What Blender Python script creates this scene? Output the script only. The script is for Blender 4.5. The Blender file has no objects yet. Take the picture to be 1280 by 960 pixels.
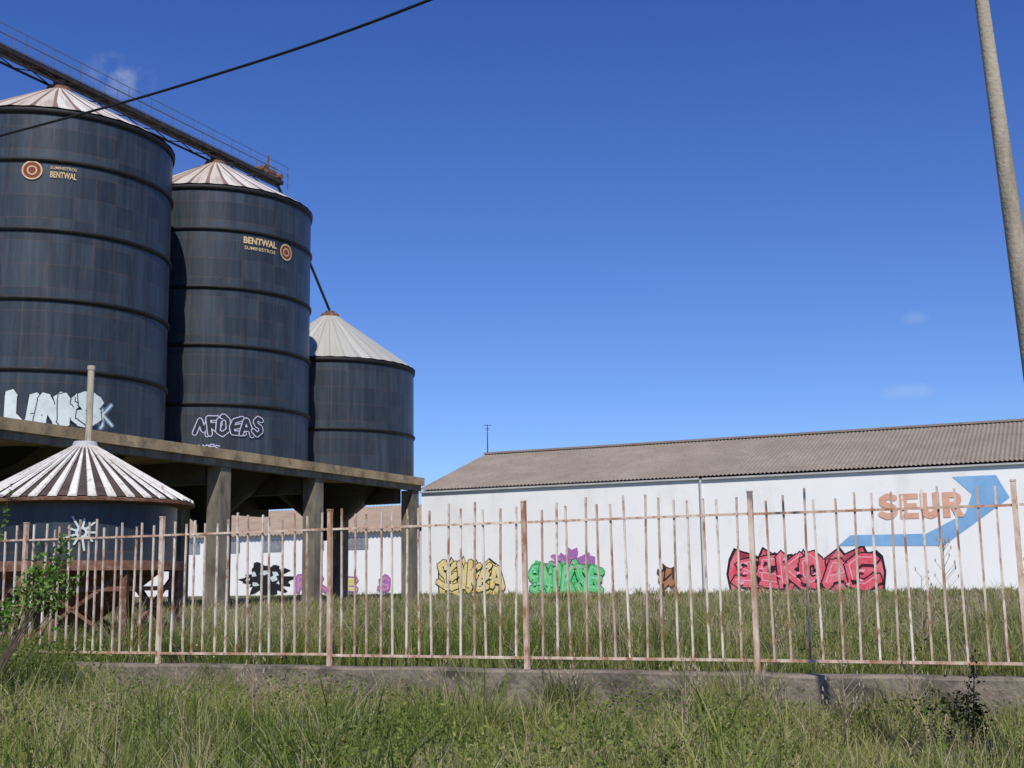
import bpy, math, random
import numpy as np
from mathutils import Vector, Matrix
random.seed(7); rng=np.random.default_rng(11)
V=Vector
scene=bpy.context.scene
scene.view_settings.view_transform='Standard'
scene.view_settings.look='None'
scene.view_settings.exposure=0

# ---------------------------------------------------------------- helpers
def new_mat(name):
    m=bpy.data.materials.new(name); m.use_nodes=True
    nt=m.node_tree; nt.nodes.clear()
    out=nt.nodes.new('ShaderNodeOutputMaterial')
    return m,nt,out
def N(nt,t,**k):
    n=nt.nodes.new(t)
    for a,b in k.items():
        if a in n.bl_rna.properties: setattr(n,a,b)
        else: n.inputs[a].default_value=b
    return n
def rgb(c): return (c[0],c[1],c[2],1)
def mat_noise(name,c1,c2,scale=3,rough=.8,c3=None,scale3=12,t3=.6,bump=.0,bscale=40,metal=0,stretch=(1,1,1),rand=0.0,spec=.3,w3=.06):
    m,nt,out=new_mat(name)
    b=N(nt,'ShaderNodeBsdfPrincipled'); b.inputs['Roughness'].default_value=rough; b.inputs['Metallic'].default_value=metal
    b.inputs['Specular IOR Level'].default_value=spec
    tc=N(nt,'ShaderNodeTexCoord'); mp=N(nt,'ShaderNodeMapping'); mp.inputs['Scale'].default_value=stretch
    nt.links.new(tc.outputs['Object'],mp.inputs['Vector'])
    no=N(nt,'ShaderNodeTexNoise'); no.inputs['Scale'].default_value=scale; no.inputs['Detail'].default_value=6; no.inputs['Roughness'].default_value=.65
    nt.links.new(mp.outputs[0],no.inputs['Vector'])
    cr=N(nt,'ShaderNodeValToRGB'); cr.color_ramp.elements[0].position=.35; cr.color_ramp.elements[1].position=.65
    cr.color_ramp.elements[0].color=rgb(c1); cr.color_ramp.elements[1].color=rgb(c2)
    if rand:
        oi=N(nt,'ShaderNodeObjectInfo'); ma=N(nt,'ShaderNodeMath',operation='MULTIPLY_ADD'); ma.inputs[1].default_value=rand; ma.inputs[2].default_value=-rand/2
        ad=N(nt,'ShaderNodeMath',operation='ADD'); nt.links.new(oi.outputs['Random'],ma.inputs[0]); nt.links.new(ma.outputs[0],ad.inputs[0]); nt.links.new(no.outputs['Fac'],ad.inputs[1])
        nt.links.new(ad.outputs[0],cr.inputs['Fac'])
        vm=N(nt,'ShaderNodeVectorMath',operation='ADD'); nt.links.new(mp.outputs[0],vm.inputs[0])
        ms=N(nt,'ShaderNodeMath',operation='MULTIPLY'); ms.inputs[1].default_value=50; nt.links.new(oi.outputs['Random'],ms.inputs[0]); nt.links.new(ms.outputs[0],vm.inputs[1]); nt.links.new(vm.outputs[0],no.inputs['Vector'])
    else: nt.links.new(no.outputs['Fac'],cr.inputs['Fac'])
    col=cr.outputs['Color']
    if c3:
        n3=N(nt,'ShaderNodeTexNoise'); n3.inputs['Scale'].default_value=scale3; n3.inputs['Detail'].default_value=5; n3.inputs['Roughness'].default_value=.7
        nt.links.new(no.inputs['Vector'].links[0].from_socket,n3.inputs['Vector'])
        r3=N(nt,'ShaderNodeValToRGB'); r3.color_ramp.elements[0].position=t3-w3; r3.color_ramp.elements[1].position=t3+w3
        nt.links.new(n3.outputs['Fac'],r3.inputs['Fac'])
        mx=N(nt,'ShaderNodeMix',data_type='RGBA'); nt.links.new(r3.outputs['Color'],mx.inputs['Factor']); nt.links.new(col,mx.inputs['A']); mx.inputs['B'].default_value=rgb(c3)
        col=mx.outputs['Result']
    nt.links.new(col,b.inputs['Base Color'])
    if bump:
        nb=N(nt,'ShaderNodeTexNoise'); nb.inputs['Scale'].default_value=bscale; nb.inputs['Detail'].default_value=4
        nt.links.new(tc.outputs['Object'],nb.inputs['Vector'])
        bp=N(nt,'ShaderNodeBump'); bp.inputs['Strength'].default_value=bump; bp.inputs['Distance'].default_value=.03
        nt.links.new(nb.outputs['Fac'],bp.inputs['Height']); nt.links.new(bp.outputs[0],b.inputs['Normal'])
    nt.links.new(b.outputs[0],out.inputs['Surface'])
    return m

class MB:
    def __init__(s): s.v=[];s.f=[];s.uv=[]
    def face(s,idx,uv=None): s.f.append(tuple(idx)); s.uv.append(uv)
    def box(s,o,ax,ay,az):
        o,ax,ay,az=V(o),V(ax),V(ay),V(az); b=len(s.v)
        for k in (0,1):
            for j in (0,1):
                for i in (0,1): s.v.append(o+ax*i+ay*j+az*k)
        for q in ((0,2,3,1),(4,5,7,6),(0,1,5,4),(2,6,7,3),(0,4,6,2),(1,3,7,5)): s.face([b+i for i in q])
    def cbox(s,c,ax,ay,az): c=V(c);ax,ay,az=V(ax),V(ay),V(az); s.box(c-(ax+ay+az)/2,ax,ay,az)
    def beam(s,p,q,w,h=None,up=(0,0,1)):
        p,q=V(p),V(q); d=q-p; h=h or w
        u=V(up); side=d.cross(u)
        if side.length<1e-5: side=d.cross(V((1,0,0)))
        side.normalize(); u=side.cross(d).normalized()
        s.box(p-side*w/2-u*h/2,d,side*w,u*h)
    def tube(s,p,q,r,r2=None,n=10,cap=True):
        p,q=V(p),V(q); d=(q-p).normalized(); r2=r if r2 is None else r2
        a=d.orthogonal().normalized(); c=d.cross(a); b=len(s.v)
        for k in range(n):
            t=2*math.pi*k/n; o=a*math.cos(t)+c*math.sin(t); s.v.append(p+o*r); s.v.append(q+o*r2)
        for k in range(n):
            m=(k+1)%n; s.face((b+2*k,b+2*m,b+2*m+1,b+2*k+1))
        if cap:
            s.face([b+2*k for k in range(n)][::-1]); s.face([b+2*k+1 for k in range(n)])
    def lathe(s,prof,n=96,R=1.0,c=(0,0),closed=False):
        b=len(s.v); m=len(prof)
        for k in range(n):
            t=2*math.pi*k/n
            for r,z in prof: s.v.append(V((c[0]+r*math.cos(t),c[1]+r*math.sin(t),z)))
        for k in range(n):
            k2=(k+1)%n
            for j in range(m if closed else m-1):
                j2=(j+1)%m
                u0,u1=2*math.pi*k/n*R,2*math.pi*(k+1)/n*R
                s.face((b+k*m+j,b+k2*m+j,b+k2*m+j2,b+k*m+j2),((u0,prof[j][1]),(u1,prof[j][1]),(u1,prof[j2][1]),(u0,prof[j2][1])))
    def mesh(s,name,mat,smooth=False):
        me=bpy.data.meshes.new(name); me.from_pydata([tuple(v) for v in s.v],[],s.f)
        if any(u is not None for u in s.uv):
            ul=me.uv_layers.new(name='UVMap'); i=0
            for f,u in zip(s.f,s.uv):
                for k in range(len(f)):
                    ul.data[i].uv=u[k] if u else (0,0); i+=1
        me.materials.append(mat); me.update()
        if smooth:
            me.polygons.foreach_set('use_smooth',[True]*len(me.polygons))
        return me
def link(ob): scene.collection.objects.link(ob); return ob
def root(name,loc,label,cat,group=None):
    o=bpy.data.objects.new(name,None); o.location=loc; o.empty_display_size=.3; link(o)
    o['label']=label;o['category']=cat
    if group:o['group']=group
    return o
def part(name,mb,mat,parent,smooth=False,world=True,label=None):
    me=mb.mesh(name,mat,smooth) if isinstance(mb,MB) else mb
    o=bpy.data.objects.new(name,me); link(o); o.parent=parent
    if world: o.matrix_parent_inverse=Matrix.Translation(-V(parent.location))
    if label:o['label']=label
    return o
def fast_mesh(name,verts,tris,attr=None,mat=None):
    me=bpy.data.meshes.new(name); nv=len(verts); nf=len(tris)
    me.vertices.add(nv); me.vertices.foreach_set('co',verts.astype(np.float32).ravel())
    me.loops.add(nf*3); me.loops.foreach_set('vertex_index',tris.astype(np.int32).ravel())
    me.polygons.add(nf); me.polygons.foreach_set('loop_start',np.arange(0,nf*3,3,dtype=np.int32))
    if attr is not None:
        a=me.attributes.new('tint','FLOAT','POINT'); a.data.foreach_set('value',attr.astype(np.float32))
    me.update(calc_edges=True); me.validate()
    if mat: me.materials.append(mat)
    return me
def text2d(body,offset=0.0,shear=0):
    cu=bpy.data.curves.new('t','FONT'); cu.body=body; cu.size=1; cu.offset=offset; cu.shear=shear; cu.resolution_u=3; cu.fill_mode='FRONT'
    o=bpy.data.objects.new('t',cu); link(o); bpy.context.view_layer.update()
    dg=bpy.context.evaluated_depsgraph_get(); me=bpy.data.meshes.new_from_object(o.evaluated_get(dg))
    v=[(p.co.x,p.co.y) for p in me.vertices]; f=[tuple(p.vertices) for p in me.polygons]
    bpy.data.objects.remove(o); bpy.data.meshes.remove(me); bpy.data.curves.remove(cu)
    return v,f
def fit(vf,x0,x1,y0,y1):
    v,f=vf
    ax,bx=min(p[0] for p in v),max(p[0] for p in v); ay,by=min(p[1] for p in v),max(p[1] for p in v)
    return [((p[0]-ax)/(bx-ax)*(x1-x0)+x0,(p[1]-ay)/(by-ay)*(y1-y0)+y0) for p in v],f
def add2d(mb,vf,fn):
    b=len(mb.v)
    for p in vf[0]: mb.v.append(fn(*p))
    for f in vf[1]: mb.face([b+i for i in f])

# ---------------------------------------------------------------- layout frames
FA=-.4164
FD=V((math.cos(FA),math.sin(FA),0)); FN=V((-math.sin(FA),math.cos(FA),0))
FO=V((.1134,12.19,0))
def fpt(s,n,z=0): return FO+FD*s+FN*n+V((0,0,z))
def sm(x): x=min(1,max(0,x)); return x*x*(3-2*x)
def gz(s,n):
    if n<0: return .32*sm((n+9)/5) + .04*math.sin(s*.9+n)*math.sin(n*1.3)*sm((n+9)/5)
    return .70+.32*sm((n-4)/44)+.02*math.sin(s*.7)*math.sin(n*.6)
def gzxy(x,y):
    d=V((x,y,0))-FO; return gz(d.dot(FD),d.dot(FN))

# ---------------------------------------------------------------- world
w=bpy.data.worlds.new('World'); scene.world=w; w.use_nodes=True
nt=w.node_tree; nt.nodes.clear()
out=N(nt,'ShaderNodeOutputWorld'); bg=N(nt,'ShaderNodeBackground'); bg.inputs['Strength'].default_value=.12
SD=V((.10,-1.0,1.15)).normalized()
sky=N(nt,'ShaderNodeTexSky'); sky.sky_type='NISHITA'; sky.sun_disc=False
sky.sun_elevation=math.asin(SD.z); sky.sun_rotation=math.atan2(SD.x,SD.y)%(2*math.pi)
sky.altitude=900; sky.air_density=1.0; sky.dust_density=.3; sky.ozone_density=4.0
tc=N(nt,'ShaderNodeTexCoord')
sx_=N(nt,'ShaderNodeSeparateXYZ'); nt.links.new(tc.outputs['Generated'],sx_.inputs[0])
er=N(nt,'ShaderNodeValToRGB'); er.color_ramp.elements[0].position=.02; er.color_ramp.elements[0].color=(.66,.78,1.06,1); er.color_ramp.elements[1].position=.46; er.color_ramp.elements[1].color=(.36,.56,1.05,1)
nt.links.new(sx_.outputs[2],er.inputs[0])
tn=N(nt,'ShaderNodeMix',data_type='RGBA',blend_type='MULTIPLY'); tn.inputs['Factor'].default_value=1; nt.links.new(er.outputs[0],tn.inputs['B'])
nt.links.new(sky.outputs[0],tn.inputs['A']); col=tn.outputs['Result']
cn=N(nt,'ShaderNodeTexNoise'); cn.inputs['Scale'].default_value=45; cn.inputs['Detail'].default_value=6
nt.links.new(tc.outputs['Generated'],cn.inputs['Vector'])
for d,sx,sz,amt in ((V((-484,1450,632)),.022,.014,.50),(V((490,1516,229)),.022,.006,.28),(V((504,1501,320)),.009,.005,.22),(V((-520,1450,600)),.02,.012,.22)):
    d.normalize()
    vm=N(nt,'ShaderNodeVectorMath',operation='SUBTRACT'); nt.links.new(tc.outputs['Generated'],vm.inputs[0]); vm.inputs[1].default_value=d
    sc=N(nt,'ShaderNodeVectorMath',operation='MULTIPLY'); nt.links.new(vm.outputs[0],sc.inputs[0]); sc.inputs[1].default_value=(1/sx,1/sx,1/sz)
    ln=N(nt,'ShaderNodeVectorMath',operation='LENGTH'); nt.links.new(sc.outputs[0],ln.inputs[0])
    mr=N(nt,'ShaderNodeMapRange'); mr.inputs['From Min'].default_value=1.3; mr.inputs['From Max'].default_value=0; mr.inputs['To Max'].default_value=1
    nt.links.new(ln.outputs['Value'],mr.inputs['Value'])
    r=N(nt,'ShaderNodeMapRange'); r.inputs['From Min'].default_value=.4; r.inputs['From Max'].default_value=.75; nt.links.new(cn.outputs['Fac'],r.inputs['Value'])
    mu=N(nt,'ShaderNodeMath',operation='MULTIPLY'); nt.links.new(mr.outputs[0],mu.inputs[0]); nt.links.new(r.outputs[0],mu.inputs[1])
    m2=N(nt,'ShaderNodeMath',operation='MULTIPLY'); m2.inputs[1].default_value=amt*1.6; m2.use_clamp=True; nt.links.new(mu.outputs[0],m2.inputs[0])
    mx=N(nt,'ShaderNodeMix',data_type='RGBA'); nt.links.new(m2.outputs[0],mx.inputs['Factor']); nt.links.new(col,mx.inputs['A']); mx.inputs['B'].default_value=(5.0,5.3,6.0,1)
    col=mx.outputs['Result']
nt.links.new(col,bg.inputs['Color']); nt.links.new(bg.outputs[0],out.inputs['Surface'])
sl=bpy.data.lights.new('sun','SUN'); sl.energy=4.5; sl.angle=math.radians(.5); sl.color=(1,.96,.88)
so=bpy.data.objects.new('sun',sl); link(so); so.rotation_euler=SD.to_track_quat('Z','Y').to_euler(); so.location=(-20,-30,50)

# ---------------------------------------------------------------- camera
th,ro=.1609,.0145
F=V((0,math.cos(th),math.sin(th))); U0=V((0,-math.sin(th),math.cos(th))); R0=V((1,0,0))
Rc=R0*math.cos(ro)-U0*math.sin(ro); Uc=R0*math.sin(ro)+U0*math.cos(ro)
cam=bpy.data.cameras.new('camera'); co=bpy.data.objects.new('camera',cam); link(co)
co.matrix_world=Matrix(((Rc.x,Uc.x,-F.x,0),(Rc.y,Uc.y,-F.y,0),(Rc.z,Uc.z,-F.z,1.6),(0,0,0,1)))
cam.sensor_width=36; cam.lens=1532.9/1280*36; cam.clip_end=4000; cam.clip_start=.1
scene.camera=co

# ---------------------------------------------------------------- materials
def silo_mat():
    m,nt,out=new_mat('silo_sheet_steel')
    b=N(nt,'ShaderNodeBsdfPrincipled'); b.inputs['Roughness'].default_value=.42; b.inputs['Metallic'].default_value=.1
    uv=N(nt,'ShaderNodeUVMap')
    br=N(nt,'ShaderNodeTexBrick'); br.offset=0; br.inputs['Scale'].default_value=1; br.inputs['Brick Width'].default_value=.6632; br.inputs['Row Height'].default_value=.72
    br.inputs['Mortar Size'].default_value=.026; br.inputs['Mortar Smooth'].default_value=1.0; br.inputs['Bias'].default_value=0
    br.inputs['Color1'].default_value=(.018,.026,.036,1); br.inputs['Color2'].default_value=(.031,.043,.058,1); br.inputs['Mortar'].default_value=(.052,.040,.036,1)
    nt.links.new(uv.outputs[0],br.inputs['Vector'])
    mp=N(nt,'ShaderNodeMapping'); mp.inputs['Scale'].default_value=(2.2,.14,1); nt.links.new(uv.outputs[0],mp.inputs['Vector'])
    no=N(nt,'ShaderNodeTexNoise'); no.inputs['Scale'].default_value=2; no.inputs['Detail'].default_value=7; no.inputs['Roughness'].default_value=.7; nt.links.new(mp.outputs[0],no.inputs['Vector'])
    cr=N(nt,'ShaderNodeValToRGB'); cr.color_ramp.elements[0].position=.3; cr.color_ramp.elements[0].color=(.5,.5,.52,1); cr.color_ramp.elements[1].position=.72; cr.color_ramp.elements[1].color=(1.9,1.85,1.75,1)
    nt.links.new(no.outputs['Fac'],cr.inputs['Fac'])
    mx=N(nt,'ShaderNodeMix',data_type='RGBA',blend_type='MULTIPLY'); mx.inputs['Factor'].default_value=1; nt.links.new(br.outputs['Color'],mx.inputs['A']); nt.links.new(cr.outputs['Color'],mx.inputs['B'])
    n2=N(nt,'ShaderNodeTexNoise'); n2.inputs['Scale'].default_value=1.3; n2.inputs['Detail'].default_value=8; n2.inputs['Roughness'].default_value=.8
    mp2=N(nt,'ShaderNodeMapping'); mp2.inputs['Scale'].default_value=(1.8,.5,1); nt.links.new(uv.outputs[0],mp2.inputs['Vector']); nt.links.new(mp2.outputs[0],n2.inputs['Vector'])
    r2=N(nt,'ShaderNodeValToRGB'); r2.color_ramp.elements[0].position=.54; r2.color_ramp.elements[1].position=.76; nt.links.new(n2.outputs['Fac'],r2.inputs['Fac'])
    m2=N(nt,'ShaderNodeMath',operation='MULTIPLY'); m2.inputs[1].default_value=.85; nt.links.new(r2.outputs['Color'],m2.inputs[0])
    mx2=N(nt,'ShaderNodeMix',data_type='RGBA'); nt.links.new(m2.outputs[0],mx2.inputs['Factor']); nt.links.new(mx.outputs['Result'],mx2.inputs['A']); mx2.inputs['B'].default_value=(.085,.055,.045,1)
    nt.links.new(mx2.outputs['Result'],b.inputs['Base Color'])
    bp=N(nt,'ShaderNodeBump'); bp.inputs['Strength'].default_value=.3; bp.inputs['Distance'].default_value=.015
    nt.links.new(no.outputs['Fac'],bp.inputs['Height']); nt.links.new(bp.outputs[0],b.inputs['Normal'])
    nt.links.new(b.outputs[0],out.inputs['Surface']); return m
def cone_mat(name,cols,streak=(.16,.08,.045),amount=.5,seam=(.16,.12,.10),sw=.09):
    m,nt,out=new_mat(name)
    b=N(nt,'ShaderNodeBsdfPrincipled'); b.inputs['Roughness'].default_value=.6
    uv=N(nt,'ShaderNodeUVMap'); sp=N(nt,'ShaderNodeSeparateXYZ'); nt.links.new(uv.outputs[0],sp.inputs[0])
    fl=N(nt,'ShaderNodeMath',operation='FLOOR'); nt.links.new(sp.outputs[0],fl.inputs[0])
    wnz=N(nt,'ShaderNodeTexWhiteNoise',noise_dimensions='1D'); nt.links.new(fl.outputs[0],wnz.inputs['W'])
    cr=N(nt,'ShaderNodeValToRGB'); cr.color_ramp.interpolation='CONSTANT'
    els=cr.color_ramp.elements
    els[0].position=0; els[0].color=rgb(cols[0]); els[1].position=1/len(cols); els[1].color=rgb(cols[1])
    for i,c in enumerate(cols[2:],2):
        e=els.new(i/len(cols)); e.color=rgb(c)
    nt.links.new(wnz.outputs['Value'],cr.inputs['Fac'])
    mp=N(nt,'ShaderNodeMapping'); mp.inputs['Scale'].default_value=(2.2,1.2,1); nt.links.new(uv.outputs[0],mp.inputs['Vector'])
    no=N(nt,'ShaderNodeTexNoise'); no.inputs['Scale'].default_value=1.5; no.inputs['Detail'].default_value=7; nt.links.new(mp.outputs[0],no.inputs['Vector'])
    r=N(nt,'ShaderNodeMapRange'); r.inputs['From Min'].default_value=.45; r.inputs['From Max'].default_value=.68; r.inputs['To Max'].default_value=amount; nt.links.new(no.outputs['Fac'],r.inputs['Value'])
    mx=N(nt,'ShaderNodeMix',data_type='RGBA'); nt.links.new(r.outputs[0],mx.inputs['Factor']); nt.links.new(cr.outputs['Color'],mx.inputs['A']); mx.inputs['B'].default_value=rgb(streak)
    fr=N(nt,'ShaderNodeMath',operation='FRACT'); nt.links.new(sp.outputs[0],fr.inputs[0])
    pg=N(nt,'ShaderNodeMath',operation='PINGPONG'); pg.inputs[1].default_value=.5; nt.links.new(fr.outputs[0],pg.inputs[0])
    lt=N(nt,'ShaderNodeMath',operation='LESS_THAN'); lt.inputs[1].default_value=sw; nt.links.new(pg.outputs[0],lt.inputs[0])
    mx2=N(nt,'ShaderNodeMix',data_type='RGBA'); nt.links.new(lt.outputs[0],mx2.inputs['Factor']); nt.links.new(mx.outputs['Result'],mx2.inputs['A']); mx2.inputs['B'].default_value=rgb(seam)
    nt.links.new(mx2.outputs['Result'],b.inputs['Base Color']); nt.links.new(b.outputs[0],out.inputs['Surface']); return m
M_silo=silo_mat()
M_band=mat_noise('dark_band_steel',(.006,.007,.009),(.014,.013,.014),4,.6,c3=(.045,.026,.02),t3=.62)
M_cone=cone_mat('weathered_roof_sheet',[(.62,.59,.53),(.52,.46,.39),(.60,.57,.51),(.64,.61,.56),(.38,.28,.22),(.58,.54,.48)],(.27,.17,.12),.65,(.20,.13,.10),.13)
M_cone3=cone_mat('galvanised_roof_sheet',[(.46,.46,.42),(.40,.40,.36),(.44,.43,.39)],(.33,.28,.22),.6,(.32,.30,.27))
M_rust=mat_noise('rusty_steel',(.10,.045,.025),(.22,.11,.07),6,.85,c3=(.28,.2,.16),t3=.62,rand=.1)
M_darksteel=mat_noise('dark_gantry_steel',(.018,.015,.016),(.045,.035,.032),3,.7,c3=(.10,.055,.04),t3=.64)
M_railsteel=mat_noise('faded_rail_steel',(.08,.09,.12),(.15,.15,.17),3,.7)
M_conc=mat_noise('ochre_slab_concrete',(.25,.185,.105),(.42,.32,.19),.9,.9,c3=(.10,.08,.055),scale3=1.6,t3=.60,bump=.3,w3=.12)
M_col=mat_noise('grey_column_concrete',(.13,.115,.09),(.25,.22,.165),1.1,.9,c3=(.07,.06,.05),scale3=2,t3=.58,bump=.4,w3=.12,stretch=(1,1,.4))
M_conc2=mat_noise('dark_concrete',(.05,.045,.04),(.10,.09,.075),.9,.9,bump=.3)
M_wallc=mat_noise('stained_wall_concrete',(.16,.13,.10),(.27,.225,.17),1.6,.95,c3=(.06,.052,.04),scale3=2.4,t3=.56,bump=.6,bscale=20,w3=.1,stretch=(1,1,1.6))
M_white=mat_noise('whitewashed_render',(.78,.775,.755),(.83,.825,.81),.25,.9,c3=(.68,.67,.65),scale3=.6,t3=.64,bump=.15,bscale=8,w3=.12,stretch=(1,1,.4))
M_roof=mat_noise('fibre_cement_roofing',(.225,.185,.15),(.285,.24,.195),.5,.95,c3=(.18,.15,.12),scale3=3,t3=.62,w3=.12)
M_roof2=mat_noise('old_tile_roofing',(.28,.20,.15),(.36,.28,.21),.6,.95)
M_trim=mat_noise('grey_eave_trim',(.38,.38,.38),(.50,.50,.49),1,.7)
M_pole=mat_noise('pole_concrete',(.34,.29,.215),(.46,.40,.31),5,.9,c3=(.24,.20,.15),scale3=3,t3=.6,bump=.25,stretch=(1,1,.2))
M_black=mat_noise('black_rubber',(.008,.008,.009),(.015,.015,.016),5,.6)
M_fence=mat_noise('flaking_fence_paint',(.48,.35,.27),(.76,.68,.58),6,.8,c3=(.32,.15,.08),scale3=13,t3=.55,stretch=(1,1,.35),rand=.28)
M_post=mat_noise('rusty_post_paint',(.42,.24,.15),(.70,.58,.47),6,.8,c3=(.34,.15,.07),scale3=9,t3=.56,stretch=(1,1,.4),rand=.08)
M_window=mat_noise('dusty_glass',(.16,.18,.2),(.28,.3,.32),2,.3)
def flat(name,c,v=.85): return mat_noise(name,tuple(x*v for x in c),c,2.5,.8)

# ---------------------------------------------------------------- ground sheet
mb=MB()
S=sorted(set([-1500,-700,-300,-150,-80]+[x*2.0 for x in range(-30,31)]+[80,150,300,700,1500]))
NN=[-1200,-400,-100,-40,-20,-14]+[-12+.6*i for i in range(20)]+[-.1,.1]+[.6+.8*i for i in range(14)]+[12+3*i for i in range(20)]+[80,120,200,400,900,2500]
for n in NN:
    for s_ in S:
        mb.v.append(fpt(s_,n,gz(s_,n)))
for j in range(len(NN)-1):
    for i in range(len(S)-1):
        a=j*len(S)+i; mb.face((a,a+1,a+1+len(S),a+len(S)))
M_ground=mat_noise('grassy_soil',(.08,.09,.028),(.15,.14,.06),.8,1,c3=(.24,.19,.12),scale3=2,t3=.58)
g=bpy.data.objects.new('ground',mb.mesh('ground',M_ground,True)); link(g); g['kind']='structure'

# ---------------------------------------------------------------- grass
def grass_mat(name,cols):
    m,nt,out=new_mat(name)
    at=N(nt,'ShaderNodeAttribute'); at.attribute_name='tint'
    cr=N(nt,'ShaderNodeValToRGB'); e=cr.color_ramp.elements
    e[0].position=cols[0][0]; e[0].color=rgb(cols[0][1]); e[1].position=cols[-1][0]; e[1].color=rgb(cols[-1][1])
    for p,c in cols[1:-1]:
        q=e.new(p); q.color=rgb(c)
    nt.links.new(at.outputs['Fac'],cr.inputs['Fac'])
    d=N(nt,'ShaderNodeBsdfDiffuse'); t=N(nt,'ShaderNodeBsdfTranslucent'); mx=N(nt,'ShaderNodeMixShader'); mx.inputs[0].default_value=.4
    nt.links.new(cr.outputs[0],d.inputs[0]); nt.links.new(cr.outputs[0],t.inputs[0]); nt.links.new(d.outputs[0],mx.inputs[1]); nt.links.new(t.outputs[0],mx.inputs[2])
    nt.links.new(mx.outputs[0],out.inputs['Surface']); return m
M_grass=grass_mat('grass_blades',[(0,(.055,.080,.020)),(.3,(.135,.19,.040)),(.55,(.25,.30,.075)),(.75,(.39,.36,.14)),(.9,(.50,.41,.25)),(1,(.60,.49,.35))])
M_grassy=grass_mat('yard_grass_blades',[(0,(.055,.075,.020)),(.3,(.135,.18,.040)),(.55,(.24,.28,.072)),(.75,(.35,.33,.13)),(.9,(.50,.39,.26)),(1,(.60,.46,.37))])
gzv=np.vectorize(gz)
def pnoise(x,y,sc,seed=0):
    r=np.random.default_rng(seed); o=np.zeros_like(x)
    for k in range(7):
        a=r.uniform(0,6.28);f=sc*r.uniform(.5,2.2);o+=np.sin((x*math.cos(a)+y*math.sin(a))*f+r.uniform(0,6.28))
    return o/7*1.6
def blades(s_,n_,h,wd,tint,lean=.6):
    m=len(s_); z=gzv(s_,n_)-.02
    P=np.stack([FO.x+FD.x*s_+FN.x*n_,FO.y+FD.y*s_+FN.y*n_,z],1)
    a=rng.uniform(0,2*np.pi,m); wdv=np.stack([np.cos(a),np.sin(a),np.zeros(m)],1)*wd[:,None]/2
    b=rng.uniform(0,2*np.pi,m); ld=np.stack([np.cos(b),np.sin(b),np.zeros(m)],1)*(h*rng.uniform(0,lean,m))[:,None]
    up=np.zeros((m,3)); up[:,2]=h
    Vv=np.stack([P-wdv,P+wdv,P+up*.6+ld*.35-wdv*.8,P+up*.6+ld*.35+wdv*.8,P+up+ld],1).reshape(-1,3)
    base=np.arange(m)[:,None,None]*5
    T=(np.array([[0,1,3],[0,3,2],[2,3,4]])[None]+base).reshape(-1,3)
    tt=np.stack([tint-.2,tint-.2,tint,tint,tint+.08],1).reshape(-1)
    return Vv,T,np.clip(tt,0,1)
def leaves(s_,n_,hh,size,tint):
    m=len(s_); z=gzv(s_,n_)+hh
    P=np.stack([FO.x+FD.x*s_+FN.x*n_,FO.y+FD.y*s_+FN.y*n_,z],1)
    d=rng.normal(size=(m,3)); d/=np.linalg.norm(d,axis=1)[:,None]; q=np.cross(d,rng.normal(size=(m,3))); q/=np.linalg.norm(q,axis=1)[:,None]
    sz=(size*rng.uniform(.5,1.4,m))[:,None]
    vv=np.stack([P-d*sz,P+q*sz*.5,P+d*sz,P-q*sz*.5],1).reshape(-1,3)
    T=(np.array([[0,1,2],[0,2,3]])[None]+np.arange(m)[:,None,None]*4).reshape(-1,3)
    return vv,T,np.repeat(np.clip(tint,0,1),4)
def merge(L):
    vs=[];ts=[];at=[];o=0
    for v,t,a in L: vs.append(v);ts.append(t+o);at.append(a);o+=len(v)
    return np.concatenate(vs),np.concatenate(ts),np.concatenate(at)
def inview(s_,n_,mg=1.12):
    x=FO.x+FD.x*s_+FN.x*n_; y=FO.y+FD.y*s_+FN.y*n_
    return (np.abs(x/np.maximum(y,.1))<.42*mg+.02)&(y>3)
def field(cnt,s0,s1,n0,n1,hf,wd,tintf,mg=1.12,clump=0.0,lean=.6,spread=.07,mask=None):
    s_=rng.uniform(s0,s1,cnt); n_=rng.uniform(n0,n1,cnt)
    if clump:
        c=int(cnt/clump); cs=rng.uniform(s0,s1,c); cnn=rng.uniform(n0,n1,c); i=rng.integers(0,c,cnt)
        s_=cs[i]+rng.normal(0,spread,cnt); n_=np.clip(cnn[i]+rng.normal(0,spread,cnt),min(n0,n1),max(n0,n1))
        ch=rng.uniform(.5,1.5,c)[i]; ct=rng.normal(0,.13,c)[i]
    else: ch=np.ones(cnt); ct=np.zeros(cnt)
    k=inview(s_,n_,mg)
    if mask is not None: k&=mask(s_,n_)
    s_,n_,ch,ct=s_[k],n_[k],ch[k],ct[k]
    h=hf(s_,n_)*rng.uniform(.45,1.15,len(s_))*ch; return blades(s_,n_,h,wd*rng.uniform(.6,1.3,len(s_)),tintf(s_,n_)+ct,lean)
L=[]
def tint_v(s_,n_): return np.clip(.48+.32*pnoise(s_,n_,1.4,3)+rng.normal(0,.14,len(s_)),0,.95)
def damp(n): return np.clip(.62+.3*(-n-.2),.62,1.0)
def h_v(s_,n_): return np.maximum(.07,.25+.17*pnoise(s_,n_,1.6,5))*damp(n_)
straw=lambda s,n:np.clip(rng.normal(.84,.10,len(s)),0,1)
L.append(field(80000,-9,7,-8,-.2,h_v,.009,tint_v,1.2,lean=1.2))
L.append(field(75000,-9,7,-8,-.2,h_v,.009,tint_v,1.2,clump=45,lean=1.0))
L.append(field(38000,-9,7,-8,-.2,lambda s,n:(.40+.2*pnoise(s,n,1.6,5))*damp(n),.0045,straw,1.2,clump=12,lean=.8,mask=lambda s,n:pnoise(s,n,1.1,33)>-.2))
L.append(field(6000,-9,7,-6,-1.2,lambda s,n:.50+.1*pnoise(s,n,1.6,5),.012,tint_v,1.2,clump=60,lean=1.0,spread=.1))
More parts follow.
